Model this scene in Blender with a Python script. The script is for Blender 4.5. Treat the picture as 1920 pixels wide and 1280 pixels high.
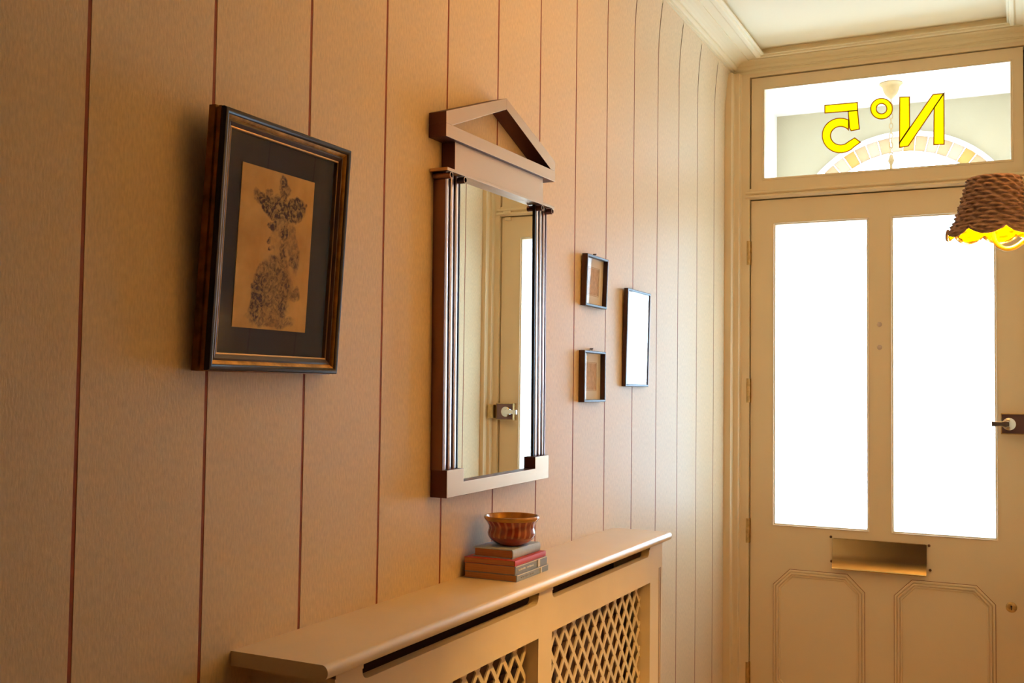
import bpy, bmesh, math, random
from mathutils import Vector, Matrix
random.seed(7)
S = bpy.context.scene
for o in list(bpy.data.objects): bpy.data.objects.remove(o)
PI = math.pi

# ------------------------------------------------------------------ camera
# wall_left is the plane x = 0, the front door the plane y = 0, floor z = 0
CAM = Vector((.905, -3.4955, 1.4026)); YAW, PITCH, ROLL = .457927, .0441947, .0131514
fw = Vector((-math.sin(YAW)*math.cos(PITCH), math.cos(YAW)*math.cos(PITCH), math.sin(PITCH)))
rt = Vector((math.cos(YAW), math.sin(YAW), 0)); up = rt.cross(fw)
r2 = rt*math.cos(ROLL)+up*math.sin(ROLL); u2 = -rt*math.sin(ROLL)+up*math.cos(ROLL)
cd = bpy.data.cameras.new('camera'); co = bpy.data.objects.new('camera', cd); S.collection.objects.link(co)
m = Matrix((r2, u2, -fw)).transposed().to_4x4(); m.translation = CAM; co.matrix_world = m
cd.sensor_width = 36; cd.lens = 1955.935/1920*36; cd.clip_start = .02
S.camera = co

# ------------------------------------------------------------------ light
S.view_settings.view_transform = 'Standard'; S.view_settings.look = 'None'
S.view_settings.gamma = 1; S.view_settings.use_curve_mapping = False
S.view_settings.exposure = 0.38
S.cycles.max_bounces = 8; S.cycles.diffuse_bounces = 5; S.cycles.glossy_bounces = 3; S.cycles.transmission_bounces = 6; S.cycles.transparent_max_bounces = 10
SKY = 18.0
W = bpy.data.worlds.new('sky'); S.world = W; W.use_nodes = True
bg = W.node_tree.nodes['Background']; bg.inputs[0].default_value = (.68, 1.0, 1.38, 1); bg.inputs[1].default_value = SKY
# portal in the porch archway: guides sampling of the sky, adds no light of its own
pl = bpy.data.lights.new('porch_sky_portal', 'AREA'); pl.shape = 'RECTANGLE'; pl.size = 1.0; pl.size_y = 2.56
pl.cycles.is_portal = True
po = bpy.data.objects.new('porch_sky_portal', pl); S.collection.objects.link(po)
po.location = (.42, 1.47, 1.29); po.rotation_euler = (-PI/2, 0, 0)

# ------------------------------------------------------------------ materials
def mat(name, col, rough=.6, metal=0, spec=.5, coat=0, noise=0, nscale=40, bump=0, bscale=200, stretch=(1, 1, 1), emis=None, emstr=0, col2=None):
    M = bpy.data.materials.new(name); M.use_nodes = True; n = M.node_tree.nodes; l = M.node_tree.links
    b = n['Principled BSDF']
    b.inputs['Base Color'].default_value = (*col, 1); b.inputs['Roughness'].default_value = rough
    b.inputs['Metallic'].default_value = metal; b.inputs['Specular IOR Level'].default_value = spec
    b.inputs['Coat Weight'].default_value = coat; b.inputs['Coat Roughness'].default_value = .08
    if emis: b.inputs['Emission Color'].default_value = (*emis, 1); b.inputs['Emission Strength'].default_value = emstr
    if noise or bump:
        tc = n.new('ShaderNodeTexCoord'); mp = n.new('ShaderNodeMapping'); mp.inputs['Scale'].default_value = stretch
        l.new(tc.outputs['Object'], mp.inputs[0])
    if noise:
        t = n.new('ShaderNodeTexNoise'); t.inputs['Scale'].default_value = nscale; t.inputs['Detail'].default_value = 5
        l.new(mp.outputs[0], t.inputs[0])
        r = n.new('ShaderNodeValToRGB'); c2 = col2 or tuple(max(0, c*(1-noise)) for c in col)
        r.color_ramp.elements[0].position = .3; r.color_ramp.elements[1].position = .7
        r.color_ramp.elements[0].color = (*c2, 1); r.color_ramp.elements[1].color = (*col, 1)
        l.new(t.outputs['Fac'], r.inputs[0]); l.new(r.outputs[0], b.inputs['Base Color'])
    if bump:
        t = n.new('ShaderNodeTexNoise'); t.inputs['Scale'].default_value = bscale; t.inputs['Detail'].default_value = 4
        l.new(mp.outputs[0], t.inputs[0])
        bp = n.new('ShaderNodeBump'); bp.inputs['Strength'].default_value = bump; bp.inputs['Distance'].default_value = .001
        l.new(t.outputs['Fac'], bp.inputs['Height']); l.new(bp.outputs[0], b.inputs['Normal'])
    return M
WALLC = (.86, .67, .43)
M_wall = mat('wall_paint', WALLC, .55, spec=.35, noise=.17, nscale=330, bump=.22, bscale=420, stretch=(1, 1, .3))
M_groove = mat('groove_paint', (.34, .07, .03), .7, noise=.3, nscale=60)
M_wood = mat('joinery_paint', (.85, .66, .41), .42, spec=.45, bump=.12, bscale=90)
M_cover = mat('cover_paint', (.82, .65, .43), .3, spec=.6, noise=.06, nscale=12, bump=.15, bscale=120)
M_ceil = mat('ceiling_paint', (.88, .74, .48), .8, bump=.25, bscale=120)
M_floor = mat('floor_boards', (.66, .42, .20), .4, noise=.25, nscale=6, stretch=(8, .6, 1))
M_rear = mat('rear_gloom', (.16, .045, .03), .7, noise=.1, nscale=9)  # dimness of the unseen rear hall put into its wall colour
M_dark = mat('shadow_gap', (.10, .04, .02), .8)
M_porch = mat('porch_plaster', (.49, .41, .28), .9, noise=.05, nscale=8)
M_porchc = mat('porch_ceiling', (.80, .72, .66), .9, noise=.04, nscale=8)
M_stone = mat('porch_stone', (.34, .30, .26), .8, noise=.3, nscale=20)
M_brass = mat('brass', (.80, .57, .25), .20, 1, noise=.15, nscale=14, bump=.05, bscale=12)
M_brass2 = mat('aged_brass', (.72, .48, .20), .35, 1, noise=.35, nscale=80)
M_bronze = mat('dark_bronze', (.20, .11, .10), .32, 1)
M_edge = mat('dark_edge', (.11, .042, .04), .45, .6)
M_chrome = mat('chrome', (.72, .68, .62), .15, 1)
M_screw = mat('screw_head', (.16, .07, .035), .5, .6)
M_steel = mat('brushed_metal', (.57, .37, .225), .40, 1, bump=.05, bscale=300, stretch=(1, 1, 30))
M_steel2 = mat('rod_metal', (.78, .64, .60), .3, 1)
M_flute = mat('flute_black', (.02, .012, .012), .4)
M_silver = mat('mirror_silver', (.93, .95, .92), .0, 1)
M_black = mat('black_lacquer', (.016, .008, .012), .42, spec=.3, noise=.3, nscale=50)
M_gilt = mat('worn_gilt', (.52, .27, .06), .38, .85, noise=.6, nscale=70, stretch=(1, 1, 1))
M_gilts = mat('gilt_side', (.34, .13, .02), .5, .35, noise=.55, nscale=60)
M_slip = mat('pale_gilt_slip', (.62, .42, .22), .3, .8)
M_mount = mat('dark_mount', (.020, .008, .012), .9, noise=.15, nscale=300)
M_mahog = mat('dark_wood', (.055, .017, .014), .42, spec=.5, noise=.4, nscale=90, stretch=(1, 1, .2))
M_paper = mat('cream_paper', (.62, .50, .37), .9, noise=.1, nscale=40)
M_papw = mat('white_mount', (.90, .84, .76), .9)
M_back = mat('board_back', (.16, .08, .035), .9)
M_steeln = mat('nail', (.16, .09, .06), .4, .8)

def glass(name, tint=(1, 1, 1), ior=1.5):
    M = bpy.data.materials.new(name); M.use_nodes = True; n = M.node_tree.nodes; l = M.node_tree.links
    n.remove(n['Principled BSDF']); out = n['Material Output']
    t = n.new('ShaderNodeBsdfTransparent'); t.inputs[0].default_value = (*tint, 1)
    g = n.new('ShaderNodeBsdfGlossy'); g.inputs['Roughness'].default_value = .01
    f = n.new('ShaderNodeFresnel'); f.inputs[0].default_value = ior
    gm = n.new('ShaderNodeNewGeometry'); k1 = n.new('ShaderNodeMath'); k1.operation = 'SUBTRACT'; k1.inputs[0].default_value = 1; l.new(gm.outputs['Backfacing'], k1.inputs[1])
    k2 = n.new('ShaderNodeMath'); k2.operation = 'MULTIPLY'; l.new(f.outputs[0], k2.inputs[0]); l.new(k1.outputs[0], k2.inputs[1])
    mx = n.new('ShaderNodeMixShader'); l.new(k2.outputs[0], mx.inputs[0]); l.new(t.outputs[0], mx.inputs[1]); l.new(g.outputs[0], mx.inputs[2])
    l.new(mx.outputs[0], out.inputs[0]); return M
M_glass = glass('picture_glass', ior=1.62)
M_glass2 = glass('old_picture_glass', ior=1.33)
M_clear = glass('transom_glass', (.97, .99, .98), 1.45)
def translucent(name, col, trans=.0, gloss=.05):
    M = bpy.data.materials.new(name); M.use_nodes = True; n = M.node_tree.nodes; l = M.node_tree.links
    n.remove(n['Principled BSDF']); out = n['Material Output']
    a = n.new('ShaderNodeBsdfTranslucent'); a.inputs[0].default_value = (*col, 1)
    t = n.new('ShaderNodeBsdfTransparent'); t.inputs[0].default_value = (*col, 1)
    g = n.new('ShaderNodeBsdfGlossy'); g.inputs['Roughness'].default_value = .25
    m1 = n.new('ShaderNodeMixShader'); m1.inputs[0].default_value = trans
    l.new(a.outputs[0], m1.inputs[1]); l.new(t.outputs[0], m1.inputs[2])
    m2 = n.new('ShaderNodeMixShader'); m2.inputs[0].default_value = gloss
    l.new(m1.outputs[0], m2.inputs[1]); l.new(g.outputs[0], m2.inputs[2]); l.new(m2.outputs[0], out.inputs[0]); return M
M_frost = translucent('frosted_glass', (.93, .97, .97), .72)
M_yellow = translucent('yellow_film', (.84, .60, .0), .0, .02)
M_outline = translucent('brown_outline', (.42, .20, .01), .0, .02)

# ------------------------------------------------------------------ mesh helpers
COL = S.collection
class MB:
    def __init__(s): s.v = []; s.f = []
    def add(s, vs, fs):
        k = len(s.v); s.v += [tuple(p) for p in vs]; s.f += [tuple(i+k for i in f) for f in fs]; return s
    def box(s, a, b):
        (x0, y0, z0), (x1, y1, z1) = a, b
        return s.add([(x0, y0, z0), (x1, y0, z0), (x1, y1, z0), (x0, y1, z0), (x0, y0, z1), (x1, y0, z1), (x1, y1, z1), (x0, y1, z1)],
                     [(0, 3, 2, 1), (4, 5, 6, 7), (0, 1, 5, 4), (1, 2, 6, 5), (2, 3, 7, 6), (3, 0, 4, 7)])
    def prism(s, pts, fn, d0, d1):
        """polygon pts (a, b) extruded from d0 to d1; fn(a, b, d) gives the point"""
        n = len(pts)
        return s.add([fn(a, b, d0) for a, b in pts]+[fn(a, b, d1) for a, b in pts],
                     [tuple(range(n))[::-1], tuple(range(n, 2*n))]+[(i, (i+1) % n, (i+1) % n+n, i+n) for i in range(n)])
    def tube(s, path, r, n=12, caps=True):
        path = [Vector(p) for p in path]; rs = r if isinstance(r, (list, tuple)) else [r]*len(path)
        vs = []; ref = None
        for i, p in enumerate(path):
            t = (path[min(i+1, len(path)-1)]-path[max(i-1, 0)]).normalized()
            if ref is None: ref = t.orthogonal().normalized()
            ref = (ref-t*ref.dot(t)).normalized(); q = t.cross(ref)
            vs += [p+(ref*math.cos(2*PI*k/n)+q*math.sin(2*PI*k/n))*rs[i] for k in range(n)]
        fs = [(i*n+k, i*n+(k+1) % n, (i+1)*n+(k+1) % n, (i+1)*n+k) for i in range(len(path)-1) for k in range(n)]
        if caps: fs += [tuple(range(n))[::-1], tuple(range((len(path)-1)*n, len(path)*n))]
        return s.add(vs, fs)
    def lathe(s, prof, c=(0, 0, 0), n=48, fn=None):
        vs = []; fs = []
        for r, z in prof:
            for k in range(n):
                a = 2*PI*k/n; p = (r*math.cos(a), r*math.sin(a), z)
                vs.append(Vector(c)+Vector(fn(*p) if fn else p))
        for i in range(len(prof)-1):
            for k in range(n): fs.append((i*n+k, i*n+(k+1) % n, (i+1)*n+(k+1) % n, (i+1)*n+k))
        return s.add(vs, fs)
    def sweep(s, loop, prof, fn, closed=True):
        """loop: ccw (a, b) polygon; prof: (inset, height); mitred; fn(a, b, h)"""
        n = len(loop); N = []
        for i in range(n):
            p0, p1, p2 = Vector(loop[i-1]), Vector(loop[i]), Vector(loop[(i+1) % n])
            e1, e2 = (p1-p0).normalized(), (p2-p1).normalized()
            n1, n2 = Vector((-e1.y, e1.x)), Vector((-e2.y, e2.x)); N.append((n1+n2)/(1+n1.dot(n2)))
        vs = [fn(loop[i][0]+N[i].x*d, loop[i][1]+N[i].y*d, h) for d, h in prof for i in range(n)]; m_ = len(prof)
        fs = [(j*n+i, j*n+(i+1) % n, (j+1)*n+(i+1) % n, (j+1)*n+i) for j in range(m_-1 if not closed else m_) for i in range(n)]
        if closed: fs = [tuple(q % (n*m_) for q in f) for f in fs]
        return s.add(vs, fs)
    def plate(s, us, vs_, hole, fn, d0, d1):
        """slab cut in a grid us x vs_, cells for which hole(u, v) is true left open"""
        nu, nv = len(us)-1, len(vs_)-1
        solid = lambda i, j: 0 <= i < nu and 0 <= j < nv and not hole((us[i]+us[i+1])/2, (vs_[j]+vs_[j+1])/2)
        for i in range(nu):
            for j in range(nv):
                if not solid(i, j): continue
                a, b, c, d = us[i], us[i+1], vs_[j], vs_[j+1]
                s.add([fn(a, c, d0), fn(b, c, d0), fn(b, d, d0), fn(a, d, d0)], [(0, 1, 2, 3)])
                s.add([fn(a, c, d1), fn(b, c, d1), fn(b, d, d1), fn(a, d, d1)], [(3, 2, 1, 0)])
                for (q, e0, e1) in (((i-1, j), (a, c), (a, d)), ((i+1, j), (b, c), (b, d)), ((i, j-1), (a, c), (b, c)), ((i, j+1), (a, d), (b, d))):
                    if not solid(*q): s.add([fn(*e0, d0), fn(*e1, d0), fn(*e1, d1), fn(*e0, d1)], [(0, 1, 2, 3)])
        return s
    def mesh(s, name, m_, smooth=False, bevel=0):
        me = bpy.data.meshes.new(name); bm = bmesh.new(); vv = [bm.verts.new(p) for p in s.v]
        for f in s.f:
            try: bm.faces.new([vv[i] for i in f])
            except ValueError: pass
        bmesh.ops.remove_doubles(bm, verts=bm.verts, dist=1e-6)
        bmesh.ops.dissolve_degenerate(bm, edges=bm.edges, dist=1e-7)
        bmesh.ops.recalc_face_normals(bm, faces=bm.faces)
        if bevel:
            bmesh.ops.bevel(bm, geom=[e for e in bm.edges if len(e.link_faces) == 2 and e.calc_face_angle(0) > .5], offset=bevel, segments=2, affect='EDGES', profile=.6, clamp_overlap=True)
        bm.to_mesh(me); bm.free()
        if smooth:
            me.polygons.foreach_set('use_smooth', [True]*len(me.polygons)); me.set_sharp_from_angle(angle=math.radians(35))
        me.materials.append(m_); return me
    def build(s, name, m_, parent=None, smooth=False, bevel=0, loc=None):
        return link(name, s.mesh(name, m_, smooth, bevel), parent, loc)
def link(name, data, parent=None, loc=None):
    o = bpy.data.objects.new(name, data); COL.objects.link(o)
    if parent is not None: o.parent = parent
    if loc is not None: o.location = loc
    return o
def thing(name, label, cat, loc=(0, 0, 0), group=None):
    o = link(name, None, None, loc); o.empty_display_size = .05; tag(o, label, cat, group); return o
def tag(o, label, cat, group=None):
    o['label'] = label; o['category'] = cat
    if group: o['group'] = group
    return o
def struct(o, label=None, cat=None):
    o['kind'] = 'structure'
    if label: o['label'] = label
    if cat: o['category'] = cat
    return o
XYZ = lambda a, b, d: (d, a, b)          # plane parallel to wall_left: (y, z, x)
DOOR = lambda a, b, d: (a, d, b)         # plane parallel to the door: (x, z, y)
def rect(a0, b0, a1, b1): return [(a0, b0), (a1, b0), (a1, b1), (a0, b1)]

XR = .960            # right wall
ZC = 2.537           # ceiling
Y_END = -5.2         # back of the hall
YW = -2.317          # where the right wall ends and the hall widens

# ------------------------------------------------------------------ structure: shell
wl = struct(MB().box((-.14, Y_END, 0), (-.0004, .06, 2.85)).build('wall_left', M_groove), 'pale vertically boarded hall wall with red-brown grooves', 'wall')
wr = struct(MB().box((XR+.0004, YW, 0), (XR+.14, .06, 2.85)).build('wall_right', M_groove), 'boarded wall of the hall opposite the pictures, seen in the mirror', 'wall')
struct(MB().box((0, -.006, 2.474), (XR, .06, 2.85)).build('wall_front', M_wall), 'strip of wall above the glazed front door', 'wall')
struct(MB().box((-.14, Y_END-.14, 0), (2.6, Y_END, 2.85)).build('wall_back', M_rear), 'far end wall of the hall behind the camera', 'wall')
w2 = MB().box((2.4, Y_END, 0), (2.54, YW+.14, 2.85)); w2.box((XR+.14, YW, 0), (2.54, YW+.14, 2.85))
struct(w2.build('wall_side', M_rear), 'walls of the wider part of the hall beside the camera', 'wall')
struct(MB().box((-.14, Y_END, -.1), (2.54, .06, 0)).build('floor', M_floor), 'brown boarded hall floor', 'floor')
struct(MB().box((-.001, Y_END, ZC), (2.5, -.0, ZC+.1)).build('ceiling', M_ceil), 'cream plaster ceiling panel inside the cornice', 'ceiling')

# boards of the panelled walls: 193.5 mm pitch, 7 mm painted groove, top curving gently into the room
PITCHB = .1935; Y0 = -2.7022; GR = .0054
def board_mesh(w, flip):
    zs = [.0, 1.2, 2.30, 2.34, 2.38, 2.42, 2.45, 2.475, 2.50]
    front = [(.013*max(0, (z-2.30)/.18)**2, z) for z in zs]
    sg = -1 if flip else 1
    b = MB(); n = len(zs)
    vs = [(sg*x, y, z) for y in (0, w) for x, z in front]+[(sg*(x-.0004), y, z) for y in (0, w) for x, z in front]
    f = []
    for i in range(n-1):
        f += [(i, i+1, n+i+1, n+i), (2*n+i, 3*n+i, 3*n+i+1, 2*n+i+1), (i, 2*n+i, 2*n+i+1, i+1), (n+i, n+i+1, 3*n+i+1, 3*n+i)]
    f += [(0, n, 3*n, 2*n), (n-1, 3*n-1, 4*n-1, 2*n-1)]
    return b.add(vs, f).mesh('board', M_wall, True)
bl, brr = board_mesh(PITCHB-GR, False), board_mesh(PITCHB-GR, True)
for k in range(-13, 14):
    y = Y0+k*PITCHB+GR/2
    if k == 13: w_ = -.055-y; bm_l, bm_r = board_mesh(w_, False), board_mesh(w_, True)
    else: bm_l, bm_r = bl, brr
    link('board', bm_l, wl, (0, y, 0))
    if y > YW: link('board', bm_r, wr, (XR, y, 0))
struct(MB().prism([(0, 0), (.016, 0), (.016, .10), (.010, .125), (.004, .13), (0, .13)], lambda a, b, d: (a, d, b), Y_END, -.055).build('baseboard_left', M_wood))
MB().box((XR, YW-.012, 0), (XR+.15, YW, 2.52)).build('corner_board', M_wood, wr)
struct(MB().prism([(0, 0), (.016, 0), (.016, .10), (.010, .125), (.004, .13), (0, .13)], lambda a, b, d: (XR-a, d, b), YW, -.055).build('baseboard_right', M_wood))

# cornice: one profile, mitred, shallower along the door wall
cor = [(.004, 2.472), (.010, 2.472), (.0125, 2.476), (.0125, 2.4835), (.020, 2.4835), (.0205, 2.488), (.027, 2.488), (.031, 2.491), (.033, 2.496), (.033, 2.5005), (.037, 2.5005), (.041, 2.5045), (.050, 2.5085), (.062, 2.511), (.075, 2.5115), (.075, 2.5150), (.080, 2.5150), (.098, 2.5170), (.104, 2.5170), (.104, 2.5125), (.108, 2.5110), (.118, 2.5110), (.122, 2.5125), (.124, 2.5170), (.128, 2.5170), (.133, 2.5185), (.133, 2.5225), (.118, 2.5225), (.118, ZC+.004)]
KY = .063/.133; KR = (XR-.862)/.133
cb = MB(); ycor = YW
def cp(p, z): return [(p, Y_END, z), (p, -.006-p*KY, z), (XR-p*KR, -.006-p*KY, z), (XR-p*KR, ycor, z)]
vs = [q for p, z in cor for q in cp(p, z)]
fs = [(j*4+i, j*4+i+1, (j+1)*4+i+1, (j+1)*4+i) for j in range(len(cor)-1) for i in range(3)]
cb.add(vs, fs)
struct(cb.build('trim_1', M_ceil), 'moulded plaster cornice running round the ceiling', 'cornice')

# door frame: moulded posts, head and transom bar
PX0, PX1 = .0735, .9090
fr = MB()
post = [(0, -.055), (.022, -.055), (.0245, -.05), (.0255, -.034), (.029, -.032), (.042, -.032), (.044, -.029), (.045, -.016), (.048, -.014), (PX0, -.014), (PX0, .06), (0, .06)]
fr.prism(post, lambda a, b, d: (a, b, d), 0, 2.474)
KP = (XR-PX1)/PX0
fr.prism(post, lambda a, b, d: (XR-a*KP, b, d), 0, 2.474)
frame = struct(fr.build('trim_2', M_wood), 'moulded painted door frame around the front door', 'door frame')
MB().box((PX0, -.014, 2.4625), (PX1, .06, 2.474)).build('frame_head', M_wood, frame)
MB().prism([(-.010, 2.0465), (-.020, 2.052), (-.020, 2.058), (-.013, 2.061), (-.020, 2.066), (-.020, 2.071), (-.012, 2.0735), (-.012, 2.082), (.06, 2.082), (.06, 2.0465)], lambda a, b, d: (d, a, b), .0735-.012, PX1+.012).build('transom_bar', M_wood, frame)
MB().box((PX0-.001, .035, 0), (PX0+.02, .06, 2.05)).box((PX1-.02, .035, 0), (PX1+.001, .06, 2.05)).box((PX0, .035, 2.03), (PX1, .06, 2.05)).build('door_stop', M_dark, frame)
MB().box((PX0-.001, .036, 2.07), (PX0+.014, .06, 2.47)).box((PX1-.014, .036, 2.07), (PX1+.001, .06, 2.47)).box((PX0, .036, 2.452), (PX1, .06, 2.47)).build('light_leak_stop', M_dark, frame)  # boxes added behind the casement gaps to block light leaks

# ------------------------------------------------------------------ transom window with the house number
win = struct(link('window_1', None), 'clear transom window over the front door with yellow house number', 'window')
WX0, WX1, WZ0, WZ1 = .1215, .8698, 2.1165, 2.4175
MB().plate([.0775, WX0, WX1, .905], [2.0825, WZ0, WZ1, 2.4595], lambda a, b: WX0 < a < WX1 and WZ0 < b < WZ1, DOOR, -.004, .034).build('casement', M_wood, win)
MB().sweep(rect(WX0-.007, WZ0-.007, WX1+.007, WZ1+.007), [(0, -.003), (.0005, -.0062), (.0015, -.0066), (.0075, .006), (.0078, .013), (.0078, .02), (0, .02)], DOOR).build('glazing_bead', M_wood, win)
MB().box((WX0-.004, .014, WZ0-.004), (WX1+.004, .017, WZ1+.004)).build('pane', M_clear, win)
def px2door(u, v, y):          # measured outlines of the lettering: image point -> point on the glass
    d = fw+r2*((u-960)/1955.935)-u2*((v-640)/1955.935); t = (y-CAM.y)/d.y; p = CAM+d*t; return (p.x, p.z)
Z7 = lambda L: [px2door(1520+a/6.736, 130+b/6.736, .012) for a, b in L]
def numeral(name, polys):
    root = None
    for P in polys:
        P = Z7(P)
        if sum(P[i-1][0]*P[i][1]-P[i][0]*P[i-1][1] for i in range(len(P))) < 0: P = P[::-1]
        b = MB().prism(P, DOOR, .0115, .0125)
        if root is None: root = b.build(name, M_yellow, win)
        else: b.build('stroke', M_yellow, root)
        n = len(P); pr = [(-.0016, .011), (.0016, .011), (.0016, .013), (-.0016, .013)]
        MB().sweep(P, pr, DOOR).build('outline', M_outline, root)
def arc(cx, cy, rx, ry, a0, a1, n): return [(cx+rx*math.cos(math.radians(a0+(a1-a0)*i/n)), cy-ry*math.sin(math.radians(a0+(a1-a0)*i/n))) for i in range(n+1)]
numeral('letter_n', [[(1125, 352), (1248, 347), (1250, 735), (1122, 925)], [(1560, 480), (1683, 305), (1685, 945), (1555, 950)], [(1545, 318), (1680, 305), (1232, 968), (1122, 985), (1122, 930)]])
o_out, o_in = arc(895, 497, 137, 130, 0, 360, 40)[:-1], arc(895, 497, 68, 66, 0, 360, 40)[:-1]
ro, ri = Z7(o_out), Z7(o_in)
rb = MB(); n = 40
rb.add([DOOR(*p, d) for d in (.0115, .0125) for p in ro+ri], [q for i in range(n) for q in ((i, (i+1) % n, n+(i+1) % n, n+i), (2*n+i, 3*n+i, 3*n+(i+1) % n, 2*n+(i+1) % n))])
ring = rb.build('letter_o', M_yellow, win)
for P in (ro, ri):
    MB().sweep(P, [(-.0016, .011), (.0016, .011), (.0016, .013), (-.0016, .013)], DOOR).build('outline', M_outline, ring)
bowl5 = arc(372, 835, 222, 215, 62, 335, 30); bowl5 = bowl5[:-5]+[(470, 1025), (560, 975), (628, 920), (556, 866)]
bowl5 += [(500, 905), (460, 932)]+arc(378, 838, 128, 118, 290, 28, 20)[0:18]
numeral('numeral_5', [[(178, 455), (590, 418), (592, 520), (180, 552)], [(474, 528), (592, 520), (615, 755), (512, 776), (492, 745)],
                      arc(375, 835, 228, 218, 62, 318, 28)+[(628, 920), (556, 866)]+arc(378, 838, 128, 118, 318, 40, 24)])

# ------------------------------------------------------------------ front door
door = struct(link('door_1', None), 'pale painted front door with two tall frosted panes and octagonal panels', 'door')
DX0, DX1, DZ1 = .0767, .9055, 2.0425
P1, P2, P3, P4, PB, PT = .158, .4490, .5285, .8205, .9670, 1.9575
hole = lambda a, b: PB < b < PT and (P1 < a < P2 or P3 < a < P4)
leaf = MB().plate([DX0, P1, P2, P3, P4, DX1], [.008, PB, PT, DZ1], hole, DOOR, 0, .034).build('leaf', M_wood, door)
for a, b in ((P1, P2), (P3, P4)):
    MB().box((a-.004, .012, PB-.004), (b+.004, .018, PT+.004)).build('frosted_pane', M_frost, door)
    MB().sweep(rect(a-.0065, PB-.0065, b+.0065, PT+.0065), [(0, .001), (.0004, -.0030), (.0014, -.0036), (.0072, .0075), (.0074, .0115), (.0074, .016), (0, .016)], DOOR).build('glazing_bead', M_wood, door)
for a, b in ((.1545, .4405), (.5300, .8175)):
    c = .0525; z0, z1 = .40, .8205
    loop = [(a+c, z0), (b-c, z0), (b, z0+c), (b, z1-c), (b-c, z1), (a+c, z1), (a, z1-c), (a, z0+c)]
    pn = MB().sweep(loop, [(0, .002), (.0, -.0030), (.0020, -.0046), (.0060, -.0046), (.0075, -.0010), (.0085, -.0010), (.0105, -.0066), (.0140, -.0066), (.0165, -.0012), (.0175, -.0012), (.0190, -.0036), (.0215, -.0036), (.0240, -.0004), (.0240, .002)], DOOR).build('panel_moulding', M_wood, door)
    gl = MB().sweep(loop, [(-.0014, .001), (-.0014, -.0004), (.0, -.0004), (.0, .001)], DOOR).build('panel_joint', M_groove, pn)
for z in (1.8655, 1.4035, .939, .467, .14):
    h = MB().tube([(.0715, -.013, z-.040), (.0715, -.013, z+.040)], .0058, 14)
    hg = h.build('hinge', M_brass2, door, smooth=True)
    for q in (-.024, -.008, .008, .024): MB().tube([(.0715, -.013, z+q-.0012), (.0715, -.013, z+q+.0012)], .0048, 14).build('knuckle_gap', M_screw, hg)
    MB().box((.0735, -.0015, z-.040), (.0785, .004, z+.040)).build('hinge_leaf', M_brass2, hg)
# inner letter flap
lp = MB(); pr = []
for i in range(13):
    t = i/12; z = .9325-t*.0945; yy = -.005-.017*max(0, (t-.45)/.55)**2-.002*math.sin(t*PI); pr.append((z, yy))
pr2 = pr+[(z, y+.002) for z, y in pr[::-1]]
lp.prism(pr2, lambda a, b, d: (d, b, a), .3430, .6255)
lt = lp.build('letter_flap', M_brass, door, smooth=True)
MB().tube([(.343, -.0222, .8395), (.6255, -.0222, .8395)], .0026, 10).build('flap_lip', M_brass, lt)
MB().box((.347, -.004, .846), (.622, .002, .934)).build('flap_plate', M_brass2, lt)
for x, z in ((.3374, .9361), (.339, .8585), (.6319, .9305), (.6347, .8555)):
    MB().lathe([(0, -.004), (.003, -.0035), (.0042, -.0015), (.0045, .001)], (x, 0, z), 12, lambda a, b, c: (a, c, b)).build('screw', M_screw, lt)
for z in (1.6193, 1.5461):
    MB().lathe([(0, -.0018), (.006, -.0014), (.0085, .0005)], (.4876, 0, z), 18, lambda a, b, c: (a, c, b)).build('filled_hole', mat('filler', (.62, .46, .36), .7), door, smooth=True)
ke = MB().lathe([(0, -.004), (.011, -.004), (.0145, -.002), (.016, .001)], (.8610, 0, .7655), 24, lambda a, b, c: (a, c, b)).build('keyhole_escutcheon', M_brass2, door, smooth=True)
MB().lathe([(0, -.005), (.0028, -.005), (.0028, .0)], (.8610, 0, .7685), 12, lambda a, b, c: (a, c, b)).box((.8598, -.005, .758), (.8622, 0, .768)).build('keyhole', M_flute, ke)
la = MB().box((.838, -.026, 1.2835), (.907, -.0005, 1.3435)).build('night_latch', M_bronze, door, bevel=.002)
MB().sweep(rect(.8365, 1.2825, .908, 1.345), [(0, -.0005), (0, -.027), (.0025, -.0275), (.0025, -.0005)], DOOR).build('latch_rim', M_brass2, la)
MB().lathe([(0, -.048), (.013, -.048), (.0185, -.045), (.0195, -.037), (.016, -.031), (.012, -.025)], (.8590, 0, 1.3135), 28, lambda a, b, c: (a, c, b)).build('latch_knob', M_chrome, la, smooth=True)
MB().prism([(.8115, 1.3050), (.838, 1.3065), (.850, 1.3030), (.862, 1.3060), (.862, 1.3210), (.850, 1.3240), (.838, 1.3205), (.8115, 1.3210)], DOOR, -.054, -.043).build('latch_lever', M_chrome, la, bevel=.002)
MB().box((.912, -.040, 1.288), (.938, -.0145, 1.339)).build('latch_keep', M_brass2, frame, bevel=.003)
MB().box((.8600, -.024, 2.0535), (.8910, -.0205, 2.0640)).build('door_contact', M_wood, frame, bevel=.0015)
MB().box((.8660, -.010, 2.030), (.8915, -.0005, 2.0425)).build('door_contact', M_wood, door, bevel=.0015)

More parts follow.
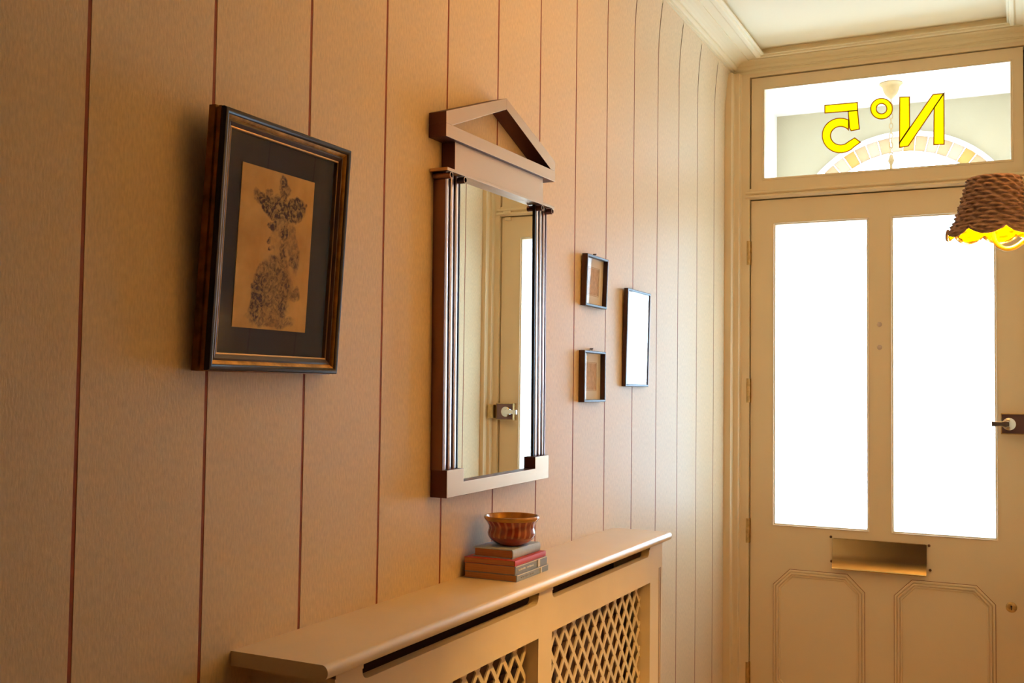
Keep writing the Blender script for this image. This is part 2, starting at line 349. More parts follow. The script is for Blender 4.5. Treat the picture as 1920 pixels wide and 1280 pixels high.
# ------------------------------------------------------------------ porch beyond the door
YP = 1.4; PXL, PXR, PZ = -.135, .975, 2.69; AC, AZ, AR = .42, 2.066, .498
struct(MB().box((-.9, .06, -.1), (1.9, 3.5, 0)).build('floor_porch', M_stone), 'stone floor of the porch', 'floor')
struct(MB().box((PXL-.1, .06, PZ), (PXR+.1, YP+.1, PZ+.1)).build('ceiling_porch', M_porchc), 'white ceiling of the porch beyond the transom', 'ceiling')
struct(MB().box((PXL-.1, .06, 0), (PXL, YP+.1, PZ)).build('wall_porch_left', M_porchc), 'white side wall of the porch', 'wall')
struct(MB().box((PXR, .06, 0), (PXR+.1, YP+.1, PZ)).build('wall_porch_right', M_porchc), 'pale side wall of the porch', 'wall')
struct(MB().box((PXL-.1, .06, 0), (.0, .1, 2.86)).box((XR, .06, 0), (PXR+.1, .1, 2.86)).box((0, .06, 2.50), (XR, .1, 2.86)).build('wall_porch_back', M_porch), 'wall around the front door on the porch side', 'wall')
aw = MB(); A_ = [math.radians(180-180*i/40) for i in range(41)]
for i in range(40):
    x0, x1 = AC+AR*math.cos(A_[i]), AC+AR*math.cos(A_[i+1]); z0, z1 = AZ+AR*math.sin(A_[i]), AZ+AR*math.sin(A_[i+1])
    aw.add([(x0, YP, z0), (x1, YP, z1), (x1, YP, PZ), (x0, YP, PZ), (x0, YP+.1, z0), (x1, YP+.1, z1), (x1, YP+.1, PZ), (x0, YP+.1, PZ)],
           [(0, 1, 2, 3), (7, 6, 5, 4), (0, 4, 5, 1), (2, 6, 7, 3)])
aw.box((PXL, YP, 0), (AC-AR, YP+.1, PZ)).box((AC+AR, YP, 0), (PXR, YP+.1, PZ))
struct(aw.build('wall_porch_front', M_porch), 'cream porch wall with an arched opening', 'wall')
fan = struct(link('window_2', None), 'arched fanlight with patterned glass border in the porch', 'window')
def ringseg(b, r0, r1, a0, a1, y0, y1, n=6):
    pts = [(AC+r0*math.cos(a0+(a1-a0)*i/n), AZ+r0*math.sin(a0+(a1-a0)*i/n)) for i in range(n+1)]+[(AC+r1*math.cos(a1-(a1-a0)*i/n), AZ+r1*math.sin(a1-(a1-a0)*i/n)) for i in range(n+1)]
    return b.prism(pts, DOOR, y0, y1)
M_lead = mat('white_glazing_bar', (.85, .85, .85), .6)
fb = MB()
for i in range(40): ringseg(fb, AR-.016, AR+.002, PI*i/40, PI*(i+1)/40, YP-.012, YP+.03, 1)
fb.build('arch_frame', M_lead, fan)
fb = MB()
for i in range(40): ringseg(fb, .408, .414, PI*i/40, PI*(i+1)/40, YP+.01, YP+.022, 1)
fb.box((AC-AR, YP-.01, AZ-.05), (AC+AR, YP+.05, AZ)); fb.build('glazing_bars', M_lead, fan)
gcs = [translucent('border_glass_cream', (.34, .24, .155), .0), translucent('border_glass_yellow', (.36, .23, .10), .0), translucent('border_glass_pale', (.36, .26, .19), .0)]
for i in range(28):
    ringseg(MB(), .414, AR-.016, PI*i/28+.003, PI*(i+1)/28-.003, YP+.013, YP+.018, 3).build('border_pane', gcs[(0, 2, 0, 1, 2)[i % 5]], fan)
fb = MB(); ps = [(AC+.408*math.cos(PI*i/40), AZ+.408*math.sin(PI*i/40)) for i in range(41)]
fb.prism(ps, DOOR, YP+.014, YP+.017).build('pane', M_clear, fan)
# hanging lantern in the porch
lx, ly = .410, 1.05
M_lant = mat('cream_metal', (.50, .31, .12), .5, noise=.2, nscale=40)
ln = thing('porch_lantern', 'hanging porch lantern on a chain seen through the transom', 'lantern', (lx, ly, 0))
MB().lathe([(.0, PZ), (.046, PZ), (.047, PZ-.004), (.040, PZ-.010), (.034, PZ-.016), (.031, PZ-.030), (.024, PZ-.046), (.012, PZ-.060), (.006, PZ-.066), (0, PZ-.068)], n=28).build('ceiling_cup', M_lant, ln, smooth=True)
zz = PZ-.066; k = 0
while zz > 2.395:
    pth = [(math.cos(2*PI*i/12)*.007*(k % 2), math.cos(2*PI*i/12)*.007*(1-k % 2), zz-.011+.013*math.sin(2*PI*i/12)) for i in range(13)]
    MB().tube(pth, .0018, 6, False).build('chain_link', M_lant, ln); zz -= .0205; k += 1
MB().lathe([(0, 2.393), (.004, 2.39), (.010, 2.376), (.014, 2.362), (.008, 2.352), (.005, 2.345), (.006, 2.33), (.03, 2.315), (.075, 2.29), (.08, 2.28)], n=24).build('lantern_cap', M_lant, ln, smooth=True)
MB().lathe([(.078, 2.285), (.078, 2.08), (.06, 2.06), (0, 2.055)], n=6).build('lantern_glass', M_clear, ln)

# ------------------------------------------------------------------ radiator cover
XP = .132; BY0, BY1 = -2.412, -1.112; ZS = 1.0656
rc = thing('radiator_cover', 'cream painted radiator cover with diamond lattice grilles and a moulded shelf', 'radiator cover', (0, (BY0+BY1)/2, 0))
def W2(b, name, m_, par=rc, **k):
    b.v = [(x, y-(BY0+BY1)/2, z) for x, y, z in b.v]; return b.build(name, m_, par, **k)
G = [(-2.375, -1.806), (-1.748, -1.197)]; GZ0, GZ1 = .16, .9625
SL = [(-2.352, -1.808), (-1.748, -1.205)]; SZ0, SZ1 = 1.0222, 1.0471
ys = sorted({BY0, BY1, *[q for g in G for q in g]}); 
W2(MB().plate(ys, [0.0, GZ0, GZ1, 1.0], lambda a, b: GZ0 < b < GZ1 and any(g[0] < a < g[1] for g in G), XYZ, XP-.018, XP), 'front_frame', M_cover)
# top rail with slots that have rounded lower corners
tr = MB(); rr = .012
us = [BY0]
for s0, s1 in SL: us += [s0, s0+.0006, s0+.0015, s0+.003, s0+.006, s0+rr, s1-rr, s1-.006, s1-.003, s1-.0015, s1-.0006, s1]
us.append(BY1)
def slotz(y):
    for s0, s1 in SL:
        if s0-1e-6 <= y <= s1+1e-6:
            d = min(y-s0, s1-y)
            return SZ0 + (rr-math.sqrt(max(0, rr*rr-(rr-d)**2)) if d < rr else 0)
    return None
for a, b in zip(us, us[1:]):
    mid = slotz((a+b)/2)
    za, zb = (slotz(a), slotz(b)) if mid is not None else (1.0471, 1.0471)
    tr.prism([(a, 1.0), (b, 1.0), (b, zb), (a, za)], XYZ, XP-.018, XP)
W2(tr, 'slotted_rail', M_cover)
for q in (BY0, BY1-.018): W2(MB().box((.0005, q, 0), (XP-.018, q+.018, 1.0471)), 'end_panel', M_cover)
# shelf with bullnose front and ends, and a small moulding beneath
SY0, SY1, SX = -2.452, -1.093, .150; th = .0185; r_ = th/2
nose = [(0, ZS)]+[(SX-r_+r_*math.sin(PI*i/14), ZS-r_+r_*math.cos(PI*i/14)) for i in range(15)]+[(0, ZS-th)]
W2(MB().prism(nose, lambda a, b, d: (a, d, b), SY0, SY1), 'shelf', M_cover, smooth=True)
for ya_, yb_ in ((SY0+.04, SL[0][0]), (SL[0][1], SL[1][0]), (SL[1][1], SY1-.02)): W2(MB().box((XP-.018, ya_, ZS-th-.0095), (XP+.0015, yb_, ZS-th)), 'top_fillet', M_cover)
W2(MB().box((.0165, BY0+.02, .02), (.0185, BY1-.02, 1.045)), 'interior_shade_board', mat('interior_shade', (.05, .018, .012), .9))  # added board: shade inside the cover put into its dark colour
for ya, yb in G:                                   # pierced diamond sheet
    pw, ph, hw = .0455, .056, .0045; lat = MB(); x0, x1 = XP-.0265, XP-.0235
    k = hw*math.sqrt((pw/2)**2+(ph/2)**2)           # inset so that bars are hw wide
    ia, ib = pw/2-k/(ph/2)/1.0, ph/2-k/(pw/2)/1.0
    ny = int((yb-ya)/pw)+3; nz = int((GZ1-GZ0)/ph)+3
    for i in range(-1, ny*2):
        for j in range(-1, nz*2):
            if (i+j) % 2: continue
            cy, cz = ya+i*pw/2, GZ0+j*ph/2
            if cy-pw/2 < ya-.017 or cy+pw/2 > yb+.017+.02 or cz-ph/2 < GZ0-.05 or cz+ph/2 > GZ1+.05: continue
            O = [(cy+pw/2, cz), (cy, cz+ph/2), (cy-pw/2, cz), (cy, cz-ph/2)]; I = [(cy+ia, cz), (cy, cz+ib), (cy-ia, cz), (cy, cz-ib)]
            vs = [(x1, *p) for p in O+I]+[(x0, *p) for p in O+I]
            fs = []
            for q in range(4):
                p_ = (q+1) % 4
                fs += [(q, p_, 4+p_, 4+q), (8+q, 12+q, 12+p_, 8+p_), (4+q, 4+p_, 12+p_, 12+q)]
            lat.add(vs, fs)
    lo = W2(lat, 'lattice_panel', M_cover)
    W2(MB().sweep(rect(ya, GZ0, yb, GZ1), [(0, XP-.018), (0, XP-.040), (-.014, XP-.040), (-.014, XP-.018)], XYZ), 'grille_reveal', M_cover)
for yy in (-1.1225, -1.1330):
    W2(MB().box((XP-.002, yy-.0016, .06), (XP+.0007, yy+.0016, .987)), 'flute_line', mat('flute_shade', (.34, .19, .10), .6))  # dark strips: shade of the stile's grooves put into colour
# radiator behind the lattice
rd = thing('radiator', 'ribbed panel radiator behind the lattice cover', 'radiator', (0, -1.75, .12))
rb = MB().box((.035, -.58, 0), (.055, .58, .80))
for i in range(30): rb.box((.053, -.57+i*.039, .03), (.062, -.57+i*.039+.024, .77))
rb.build('panel', mat('radiator_shade_tone', (.16, .075, .045), .5), rd)  # shade of the enclosed interior put into the radiator's dark colour
for s in (-.45, .45): MB().box((.019, s-.02, .1), (.036, s+.02, .7)).build('bracket', M_screw, rd)
for s in (-.55, .55): MB().tube([(.045, s, .01), (.045, s, -.12)], .008, 10).build('pipe', M_brass2, rd)

# ------------------------------------------------------------------ books and bowl on the shelf
M_pages = mat('page_edges', (.62, .30, .15), .9, noise=.25, nscale=400, stretch=(.02, .02, 1))
M_bgrey = mat('grey_book_cloth', (.27, .31, .39), .6, noise=.15, nscale=150)
M_bred = mat('red_book_cover', (.58, .06, .04), .5)
M_bblue = mat('blue_grey_cloth', (.50, .60, .76), .6, noise=.12, nscale=150)
M_white = mat('spine_print', (.72, .68, .62), .7)
def book(name, label, x0, x1, y0, y1, z0, z1, cover, group, rz=0, round_=True, tb=.0016):
    c = ((x0+x1)/2, (y0+y1)/2, z0); w, l, h = x1-x0, y1-y0, z1-z0
    t = thing(name, label, 'book', c, group); t.rotation_euler.z = rz
    cv = MB().box((-w/2, -l/2, 0), (w/2-.002, l/2, tb)).box((-w/2, -l/2, h-tb), (w/2-.002, l/2, h))
    bul = .003 if round_ else .0008
    sp = [(w/2-.002-.0005+bul*math.sin(PI*i/8), h/2-h/2*math.cos(PI*i/8)) for i in range(9)]
    sp += [(p-.0018, tb+(q-h/2)*0+min(max(q, tb), h-tb)-tb) for p, q in sp[::-1]]
    cv.prism(sp, lambda a, b, d: (a, d, b), -l/2, l/2)
    cv.build('cover', cover, t, smooth=True)
    ins = .003 if round_ else .0006
    MB().box((-w/2+ins, -l/2+ins, tb), (w/2-.003, l/2-ins, h-tb)).build('pages', M_pages, t)
    return t, w, l, h
bk = 'books stacked under the bowl'
b1, w, l, h = book('book', 'thin grey book with white spine band, lowest in the stack on the shelf', .0065, .1105, -1.853, -1.714, ZS, ZS+.0115, M_bgrey, bk, .02, False, .0008)
MB().box((w/2-.0035, .032, .001), (w/2-.0002, .037, h-.001)).build('spine_band', M_white, b1)
MB().box((w/2-.0035, -l/2+.001, h-.0011), (w/2-.0004, l/2-.001, h-.0002)).build('spine_edge', M_white, b1)
lt_ = MB()
yy = -.052
for a in (.008, .012, .006, .014, .010, .007): lt_.box((w/2-.003, yy, h*.40), (w/2-.0004, yy+a*.7, h*.54)); yy += a
lt_.build('spine_lettering', mat('faint_print', (.30, .29, .30), .7), b1)
b2, w, l, h = book('book', 'grey book with white spine band and pale title, second from bottom', .0065, .1085, -1.853, -1.7165, ZS+.0117, ZS+.0265, M_bgrey, bk, .015, False, .0008)
MB().box((w/2-.0035, .026, .001), (w/2-.0002, .034, h-.001)).build('spine_band', M_white, b2)
MB().box((w/2-.0035, -l/2+.001, h-.0013), (w/2-.0004, l/2-.001, h-.0002)).build('spine_edge', M_white, b2)
lt_ = MB(); yy = -.058
for a in (.006, .004, .007, .005, .009, .004, .006, .008, .005, .006): lt_.box((w/2-.003, yy, h*.42), (w/2-.0004, yy+a*.75, h*(.56+.04*(a > .006)))); yy += a+(.005 if a == .009 else 0)
lt_.build('spine_lettering', M_white, b2)
b3, w, l, h = book('book', 'slim book with bright red spine between the grey ones', .0050, .1070, -1.8525, -1.7175, ZS+.0267, ZS+.0360, M_bred, bk, .02, False, .0007)
b4, w, l, h = book('book', 'rounded blue-grey clothbound book directly under the bowl', .0165, .0965, -1.840, -1.7255, ZS+.0362, ZS+.0525, M_bblue, bk, .0)
ZB = ZS+.0526; bx, by = .0650, -1.783
bo = thing('bowl', 'orange-red glazed bowl with wavy pale stripes and yellow rim', 'bowl', (bx, by, ZB))
M_b = bpy.data.materials.new('striped_glaze'); M_b.use_nodes = True; n = M_b.node_tree.nodes; l_ = M_b.node_tree.links
tc = n.new('ShaderNodeTexCoord'); sx = n.new('ShaderNodeSeparateXYZ'); l_.new(tc.outputs['Object'], sx.inputs[0])
at = n.new('ShaderNodeMath'); at.operation = 'ARCTAN2'; l_.new(sx.outputs[1], at.inputs[0]); l_.new(sx.outputs[0], at.inputs[1])
zs = n.new('ShaderNodeMath'); zs.operation = 'MULTIPLY'; zs.inputs[1].default_value = 150; l_.new(sx.outputs[2], zs.inputs[0])
sn0 = n.new('ShaderNodeMath'); sn0.operation = 'SINE'; l_.new(zs.outputs[0], sn0.inputs[0])
wob = n.new('ShaderNodeMath'); wob.operation = 'MULTIPLY_ADD'; wob.inputs[1].default_value = .035; l_.new(sn0.outputs[0], wob.inputs[0]); l_.new(at.outputs[0], wob.inputs[2])
mu = n.new('ShaderNodeMath'); mu.operation = 'MULTIPLY'; mu.inputs[1].default_value = 22; l_.new(wob.outputs[0], mu.inputs[0])
sn = n.new('ShaderNodeMath'); sn.operation = 'SINE'; l_.new(mu.outputs[0], sn.inputs[0])
hi = n.new('ShaderNodeMath'); hi.operation = 'GREATER_THAN'; hi.inputs[1].default_value = .0155; l_.new(sx.outputs[2], hi.inputs[0])
ml = n.new('ShaderNodeMath'); ml.operation = 'MULTIPLY'; l_.new(sn.outputs[0], ml.inputs[0]); l_.new(hi.outputs[0], ml.inputs[1])
cr = n.new('ShaderNodeValToRGB'); cr.color_ramp.elements[0].position = .15; cr.color_ramp.elements[1].position = .9
cr.color_ramp.elements[0].color = (.30, .042, .012, 1); cr.color_ramp.elements[1].color = (.56, .20, .085, 1); l_.new(ml.outputs[0], cr.inputs[0])
pb = n['Principled BSDF']; l_.new(cr.outputs[0], pb.inputs['Base Color']); pb.inputs['Roughness'].default_value = .22; pb.inputs['Coat Weight'].default_value = .5
prof = [(0, 0), (.022, 0), (.0255, .0015), (.033, .006), (.0395, .0115), (.0428, .0175), (.0435, .022), (.0425, .0265), (.0415, .0310), (.0420, .0355), (.0445, .0405), (.0480, .0450)]
MB().lathe(prof, n=64).build('body', M_b, bo, smooth=True)
MB().lathe([(.0480, .0450), (.0500, .0475), (.0508, .0500), (.0500, .0525), (.0480, .0530), (.0460, .0520), (.0445, .047), (.0415, .041), (.039, .031), (.0395, .021), (.034, .011), (.02, .004), (0, .003)], n=64).build('rim', mat('amber_glaze', (.62, .27, .03), .15, coat=.5, noise=.3, nscale=60), bo, smooth=True)

# ------------------------------------------------------------------ pedimented mirror
mr = thing('wall_mirror', 'tall metal wall mirror shaped like a temple front with open pediment', 'mirror', (.0005, -1.757, 1.218))
mr.rotation_euler = (.011, 0, 0)
D = .032
MB().plate([-.208, -.1495, .1435, .208], [0, .0235, .0465], lambda a, b: -.1495 < a < .1435 and b > .0235, XYZ, 0, D).build('base', M_steel, mr, bevel=.0008)
for s in (-1, 1):
    f = (lambda y: y*s)
    pil = MB().box((0, min(f(.2075), f(.157)), .046), (.015, max(f(.2075), f(.157)), .551)).build('pilaster', M_flute, mr)
    MB().box((0, min(f(.2085), f(.2045)), .046), (.0235, max(f(.2085), f(.2045)), .551)).build('side_strip', M_bronze, pil)
    MB().box((0, min(f(.1575), f(.1545)), .046), (.0225, max(f(.1575), f(.1545)), .551)).build('inner_strip', M_flute, pil)
    for y in (.1995, .1825, .1655):
        MB().box((.014, f(y)-.0046, .046), (.0225, f(y)+.0046, .551)).build('reed', M_steel2, pil, bevel=.0018, smooth=True)
    for y in (.2100, .1610):
        tb_ = MB(); tb_.lathe([(.0042, .036), (.0058, .036), (.0058, .002), (.0042, .002), (.0042, .036)], (0, f(y), .5445), 18, lambda a, b, c: (c, a, b)).build('tube_capital', M_bronze, mr, smooth=True)
        MB().lathe([(.0044, .0362), (.0057, .0362), (.0057, .0352), (.0044, .0352), (.0044, .0362)], (0, f(y), .5445), 18, lambda a, b, c: (c, a, b)).build('capital_ring', M_steel, mr)
        MB().lathe([(0, .030), (.0043, .030)], (0, f(y), .5445), 18, lambda a, b, c: (c, a, b)).build('capital_bore', M_flute, mr)
MB().box((0, -.222, .551), (.035, .221, .5565)).build('ledge', M_steel, mr, bevel=.0006)
MB().box((0, -.182, .5565), (.0265, .182, .608)).build('frieze', M_steel, mr, bevel=.0006)
for poly in ([(-.226, .608), (.226, .608), (.226, .6305), (-.226, .6305)],):
    MB().prism(poly, XYZ, 0, D+.002).build('cornice_bar', M_steel, mr, bevel=.0006)
for s in (-1, 1):
    pl_ = [(s*.226, .6305), (s*.226, .6505), (0, .727), (0, .706), (s*.205, .6305)]
    MB().prism(pl_ if s < 0 else pl_[::-1], XYZ, 0, D+.002).build('raking_bar', M_steel, mr, bevel=.0006)
MB().box((.001, -.157, .02), (.0195, .157, .553)).build('mirror_glass', M_silver, mr)
for o_ in mr.children:                     # side faces of the cast pieces get the darker metal
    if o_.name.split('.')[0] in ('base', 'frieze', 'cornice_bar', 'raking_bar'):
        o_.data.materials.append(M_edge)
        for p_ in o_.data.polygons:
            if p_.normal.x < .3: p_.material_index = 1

# ------------------------------------------------------------------ large framed drawing
pf = thing('framed_drawing', 'large black and gilt framed brown drawing leaning off the wall', 'picture', (.0005, -2.4042, 1.4195))
pf.rotation_euler = (0, math.atan(.055), 0)
FW_, FH = .1315, .3205
R_ = rect(-FW_, 0, FW_, FH); DF = .0265
MB().sweep(R_, [(0, .0), (-.0012, .001), (-.0012, .011), (.0012, .012), (.0012, .0145), (.0, .0155), (.0, .019), (.012, .019), (.012, 0)], XYZ).build('gilt_side_moulding', M_gilts, pf, smooth=True)
MB().sweep(R_, [(.0005, .0185), (.0005, .0235), (.002, .026), (.0045, DF), (.007, .0255), (.0085, .0235), (.0085, .0185)], XYZ).build('black_moulding', M_black, pf, smooth=True)
MB().sweep(R_, [(.0085, .0235), (.0105, .0225), (.0130, .0200), (.0130, .015), (.0085, .015)], XYZ).build('gilt_bevel', M_gilt, pf, smooth=True)
MB().sweep(R_, [(.0130, .0200), (.0155, .0205), (.0180, .0190), (.0200, .0175), (.0200, .012), (.0130, .012)], XYZ).build('inner_moulding', mat('dark_brown_moulding', (.05, .018, .012), .3, spec=.5, noise=.3, nscale=60), pf, smooth=True)
MB().sweep(R_, [(.0200, .0178), (.0212, .0182), (.0222, .0175), (.0222, .012), (.0200, .012)], XYZ).build('slip', M_slip, pf)
MB().box((.001, -FW_+.003, .003), (.006, FW_-.003, FH-.003)).build('backing', M_back, pf)
MB().box((.006, -FW_+.01, .01), (.0105, FW_-.01, FH-.01)).build('mount', M_mount, pf)
# the sheet: generic loose ink study of a draped, hatted figure, all procedural
M_d = bpy.data.materials.new('ink_on_tan_paper'); M_d.use_nodes = True; n = M_d.node_tree.nodes; l_ = M_d.node_tree.links
tc = n.new('ShaderNodeTexCoord')
def ell(cy, cz, ry, rz, ang=0):
    mp = n.new('ShaderNodeMapping'); mp.vector_type = 'TEXTURE'; mp.inputs['Location'].default_value = (0, cy, cz); mp.inputs['Rotation'].default_value = (ang, 0, 0); mp.inputs['Scale'].default_value = (1, ry, rz)
    l_.new(wv.outputs[0], mp.inputs[0])
    sp = n.new('ShaderNodeSeparateXYZ'); l_.new(mp.outputs[0], sp.inputs[0]); cb_ = n.new('ShaderNodeCombineXYZ'); l_.new(sp.outputs[1], cb_.inputs[1]); l_.new(sp.outputs[2], cb_.inputs[2])
    ln_ = n.new('ShaderNodeVectorMath'); ln_.operation = 'LENGTH'; l_.new(cb_.outputs[0], ln_.inputs[0])
    mr_ = n.new('ShaderNodeMapRange'); mr_.inputs['From Min'].default_value = .80; mr_.inputs['From Max'].default_value = 1.08; mr_.inputs['To Min'].default_value = 1; mr_.inputs['To Max'].default_value = 0
    l_.new(ln_.outputs['Value'], mr_.inputs[0]); return mr_.outputs[0]
nz = n.new('ShaderNodeTexNoise'); nz.inputs['Scale'].default_value = 55; nz.inputs['Detail'].default_value = 4; l_.new(tc.outputs['Object'], nz.inputs[0])
wv = n.new('ShaderNodeMixRGB'); wv.blend_type = 'LINEAR_LIGHT'; wv.inputs[0].default_value = .012; l_.new(tc.outputs['Object'], wv.inputs[1]); l_.new(nz.outputs['Color'], wv.inputs[2])
def comb(op, a, b):
    q = n.new('ShaderNodeMath'); q.operation = op
    for i, v in enumerate((a, b)):
        if isinstance(v, (int, float)): q.inputs[i].default_value = v
        else: l_.new(v, q.inputs[i])
    return q.outputs[0]
shapes = [(ell(-.018, .160, .034, .011, -.42), .95), (ell(.006, .160, .026, .016, -.2), .8), (ell(.032, .162, .026, .016, .35), .9), (ell(.048, .168, .014, .006, .5), .8), (ell(.010, .187, .012, .015), .75), (ell(-.020, .176, .006, .008), .6), (ell(.008, .122, .021, .034), .45), (ell(-.010, .137, .008, .010), .95), (ell(.016, .130, .007, .012), .9), (ell(-.014, .117, .006, .004), .8), (ell(-.011, .105, .007, .004), .8), (ell(.014, .106, .008, .010), .85), (ell(.036, .112, .012, .034, .25), .45), (ell(.040, .096, .014, .008, .6), .7), (ell(.0, .050, .040, .044), .66), (ell(-.030, .042, .014, .038, -.1), .85), (ell(-.024, .036, .007, .014), .95), (ell(.022, .046, .010, .038), .8), (ell(.006, .084, .022, .018), .7), (ell(-.02, .077, .016, .008), .7), (ell(.046, .050, .012, .012), .6), (ell(0, .012, .048, .010), .6)]
acc = None
for sh, wgt in shapes:
    s_ = comb('MULTIPLY', sh, wgt); acc = s_ if acc is None else comb('MAXIMUM', acc, s_)
hole1 = ell(-.002, .112, .013, .018)
acc = comb('MULTIPLY', acc, comb('SUBTRACT', 1.0, comb('MULTIPLY', hole1, .6)))
st = n.new('ShaderNodeTexNoise'); st.inputs['Scale'].default_value = 230; st.inputs['Detail'].default_value = 6; l_.new(tc.outputs['Object'], st.inputs[0])
smk = n.new('ShaderNodeMapRange'); smk.inputs['From Min'].default_value = .42; smk.inputs['From Max'].default_value = .60; l_.new(st.outputs['Fac'], smk.inputs[0])
st2 = n.new('ShaderNodeTexNoise'); st2.inputs['Scale'].default_value = 75; st2.inputs['Detail'].default_value = 3; st2.inputs['Distortion'].default_value = 2.5; l_.new(tc.outputs['Object'], st2.inputs[0])
smk2 = n.new('ShaderNodeMapRange'); smk2.inputs['From Min'].default_value = .44; smk2.inputs['From Max'].default_value = .56; l_.new(st2.outputs['Fac'], smk2.inputs[0])
ink = comb('MULTIPLY', acc, comb('ADD', .38, comb('ADD', comb('MULTIPLY', smk.outputs[0], .45), comb('MULTIPLY', smk2.outputs[0], .50))))
pn_ = n.new('ShaderNodeTexNoise'); pn_.inputs['Scale'].default_value = 22; pn_.inputs['Detail'].default_value = 5; l_.new(tc.outputs['Object'], pn_.inputs[0])
pc = n.new('ShaderNodeValToRGB'); pc.color_ramp.elements[0].position = .3; pc.color_ramp.elements[1].position = .7; pc.color_ramp.elements[0].color = (.58, .31, .08, 1); pc.color_ramp.elements[1].color = (.80, .52, .17, 1); l_.new(pn_.outputs['Fac'], pc.inputs[0])
mxi = n.new('ShaderNodeMixRGB'); mxi.inputs[2].default_value = (.05, .020, .02, 1); l_.new(ink, mxi.inputs[0]); l_.new(pc.outputs[0], mxi.inputs[1]); mxi.use_clamp = True
l_.new(mxi.outputs[0], n['Principled BSDF'].inputs['Base Color']); n['Principled BSDF'].inputs['Roughness'].default_value = .9
sheet = MB().box((.0103, -.0740, -.000), (.0112, .0735, .2075)).build('drawing_sheet', M_d, pf, loc=(0, -.0040, .0555))
MB().box((.0135, -FW_+.02, .02), (.0150, FW_-.02, FH-.02)).build('glass', M_glass2, pf)

# ------------------------------------------------------------------ three small frames by the door
def small_frame(label, y0, y1, z0, z1, depth, lean, fwid, lip, nail, art):
    t = thing('picture_frame', label, 'picture', (.0005, (y0+y1)/2, z0), 'small dark frames beside the mirror')
    t.rotation_euler = (0, lean, 0); w, h = (y1-y0)/2, z1-z0; Q = rect(-w, 0, w, h)
    MB().sweep(Q, [(0, 0), (0, depth-.001), (.001, depth), (fwid-.001, depth), (fwid, depth-.001), (fwid, 0)], XYZ).build('frame', M_mahog, t)
    MB().box((.0005, -w+.002, .002), (.0025, w-.002, h-.002)).build('mount', M_papw, t)
    if art:
        a = MB().box((.0024, -w*.50, h*.24), (.0029, w*.50, h*.76)); a.build('print', mat('small_print', (.78, .58, .42), .9, noise=.45, nscale=90, col2=(.52, .33, .22)), t)
        MB().sweep(rect(-w*.53, h*.22, w*.53, h*.78), [(0, .0026), (0, .0032), (.0012, .0032), (.0012, .0026)], XYZ).build('print_border', mat('print_line', (.55, .38, .26), .9), t)
    MB().box((lip, -w+fwid-.001, fwid-.001), (lip+.0012, w-fwid+.001, h-fwid+.001)).build('glass', M_glass, t)
    if nail:
        nl = MB().tube([(.002, -.012, h-.001), (.003, 0, h+.006), (.002, .012, h-.001)], .0006, 6).build('hanging_ring', M_steeln, t)
        MB().lathe([(0, .008), (.002, .0075), (.0014, .006), (.0014, .0)], (0, 0, h+.005), 10, lambda a, b, c: (c, a, b)).build('nail', M_steeln, nl)
    return t
small_frame('upper of the two small square dark-framed prints right of the mirror', -1.3125, -1.1800, 1.5915, 1.7095, .0135, .03, .0055, .0040, True, True)
small_frame('lower of the two small square dark-framed prints right of the mirror', -1.3180, -1.1860, 1.3720, 1.4895, .0145, .0, .0055, .0040, True, True)
small_frame('upright dark frame with glass reflecting the white door light', -1.0390, -.8640, 1.4095, 1.6555, .0105, .02, .0060, .0075, False, False)

# ------------------------------------------------------------------ wicker wall lamp on the right wall
lx, ly, lz = .8620, -1.700, 1.6560
lamp = thing('wall_lamp', 'lit wall lamp with scalloped brown wicker shade near the door', 'lamp', (lx, ly, lz))
M_wick = mat('wicker', (.50, .35, .34), .8, spec=.1, noise=.6, nscale=120, bump=.6, bscale=400, stretch=(1, 1, 2.5))
NT, NZ = 224, 112; HS = .0865; RB, RT = .0640, .0365; rows = 13; nst = 28
vs = []; fs = []
for side in (0, 1):
    for j in range(NZ+1):
        t = j/NZ
        for i in range(NT):
            a = 2*PI*i/NT
            z0 = -.0115*abs(math.cos(4*a+.5))**.8+.005            # scalloped lower edge
            z = z0+(HS-z0)*t
            tt = max(0, z/HS); rad = RB+(RT-RB)*tt**.85+.004*max(0, .18-tt)/.18
            rz = z/HS*rows; row = math.floor(rz); fr_ = rz-row
            coil = math.sin(PI*fr_)
            weave = math.cos(nst/2*a+PI*row+1.6*(fr_-.5)+.6*math.sin(row*2.3)+.5*math.sin(3*a+row*1.7))*(1+.35*math.sin(5*a+row*2.9))
            rad += (.0021*coil+.0020*weave*coil)*(1 if side == 0 else -1)-(0 if side == 0 else .0035)
            vs.append((rad*math.cos(a), rad*math.sin(a), z))
n1 = (NZ+1)*NT
for side in (0, 1):
    for j in range(NZ):
        for i in range(NT):
            q = [j*NT+i, j*NT+(i+1) % NT, (j+1)*NT+(i+1) % NT, (j+1)*NT+i]; q = [side*n1+x for x in q]
            fs.append(tuple(q if side == 0 else q[::-1]))
for i in range(NT):
    k = (i+1) % NT
    fs.append((i, n1+i, n1+k, k)); fs.append((NZ*NT+i, NZ*NT+k, n1+NZ*NT+k, n1+NZ*NT+i))
sh_ = MB().add(vs, fs).build('wicker_shade', M_wick, lamp, smooth=True)
sh_.data.materials.append(mat('shade_bulb_glow', (.55, .44, .0), .9, spec=0))  # bulb's yellow glow put into the colour of the inner faces
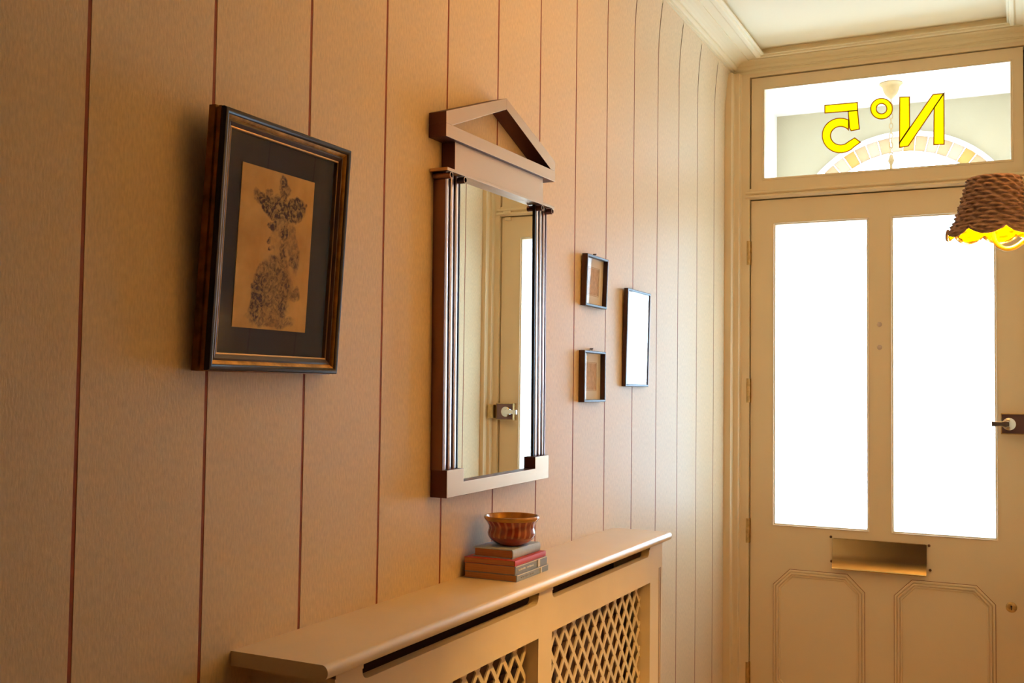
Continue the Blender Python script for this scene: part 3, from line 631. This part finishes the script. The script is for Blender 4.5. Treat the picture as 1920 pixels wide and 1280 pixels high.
for p_ in sh_.data.polygons:
    c_ = p_.center; h_ = Vector((c_.x, c_.y, 0))
    if p_.normal.dot(h_) < 0: p_.material_index = 1
sc_ = MB(); pth = []
for i in range(161):
    a = 2*PI*i/160; z0 = -.0115*abs(math.cos(4*a+.5))**.8+.005
    pth.append(((RB+.0045)*math.cos(a), (RB+.0045)*math.sin(a), z0-.001))
sc_.tube(pth, .0026, 8, False).build('scalloped_edge', M_wick, lamp, smooth=True)
M_arm = mat('lamp_arm_brass', (.70, .52, .06), .45, .2, spec=.2)
pts = [(-.002, 0, .020), (-.002, 0, .004), (.000, 0, -.010), (.006, 0, -.021), (.016, 0, -.0265), (.028, 0, -.025), (.040, 0, -.017), (.052, 0, -.006), (.066, 0, .004), (.078, 0, .008), (.090, 0, .009), (XR-lx-.004, 0, .009)]
def smoothp(P, k=6):
    P = [Vector(p) for p in P]; out = []
    for i in range(len(P)-1):
        p0, p1, p2, p3 = P[max(i-1, 0)], P[i], P[i+1], P[min(i+2, len(P)-1)]
        for j in range(k):
            t = j/k; out.append(.5*((2*p1)+(-p0+p2)*t+(2*p0-5*p1+4*p2-p3)*t*t+(-p0+3*p1-3*p2+p3)*t**3))
    return out+[P[-1]]
MB().tube(smoothp(pts), .0036, 12).build('arm', M_arm, lamp, smooth=True)
MB().lathe([(0, XR-lx), (.032, XR-lx), (.030, XR-lx-.005), (.018, XR-lx-.009), (.010, XR-lx-.012), (0, XR-lx-.012)], (0, 0, .010), 28, lambda a, b, c: (c, a, b)).build('wall_plate', M_arm, lamp, smooth=True)
MB().lathe([(.012, .014), (.0125, .018), (.009, .020), (.009, .037), (0, .037)], (-.002, 0, 0), 20).build('candle_holder', M_arm, lamp, smooth=True)
M_bulb = mat('bulb', (1, .8, .4), .3, emis=(1, .60, .17), emstr=6600)
MB().lathe([(.006, .035), (.010, .041), (.0125, .049), (.011, .057), (.006, .065), (0, .069)], (-.002, 0, 0), 20).build('bulb', M_bulb, lamp, smooth=True)
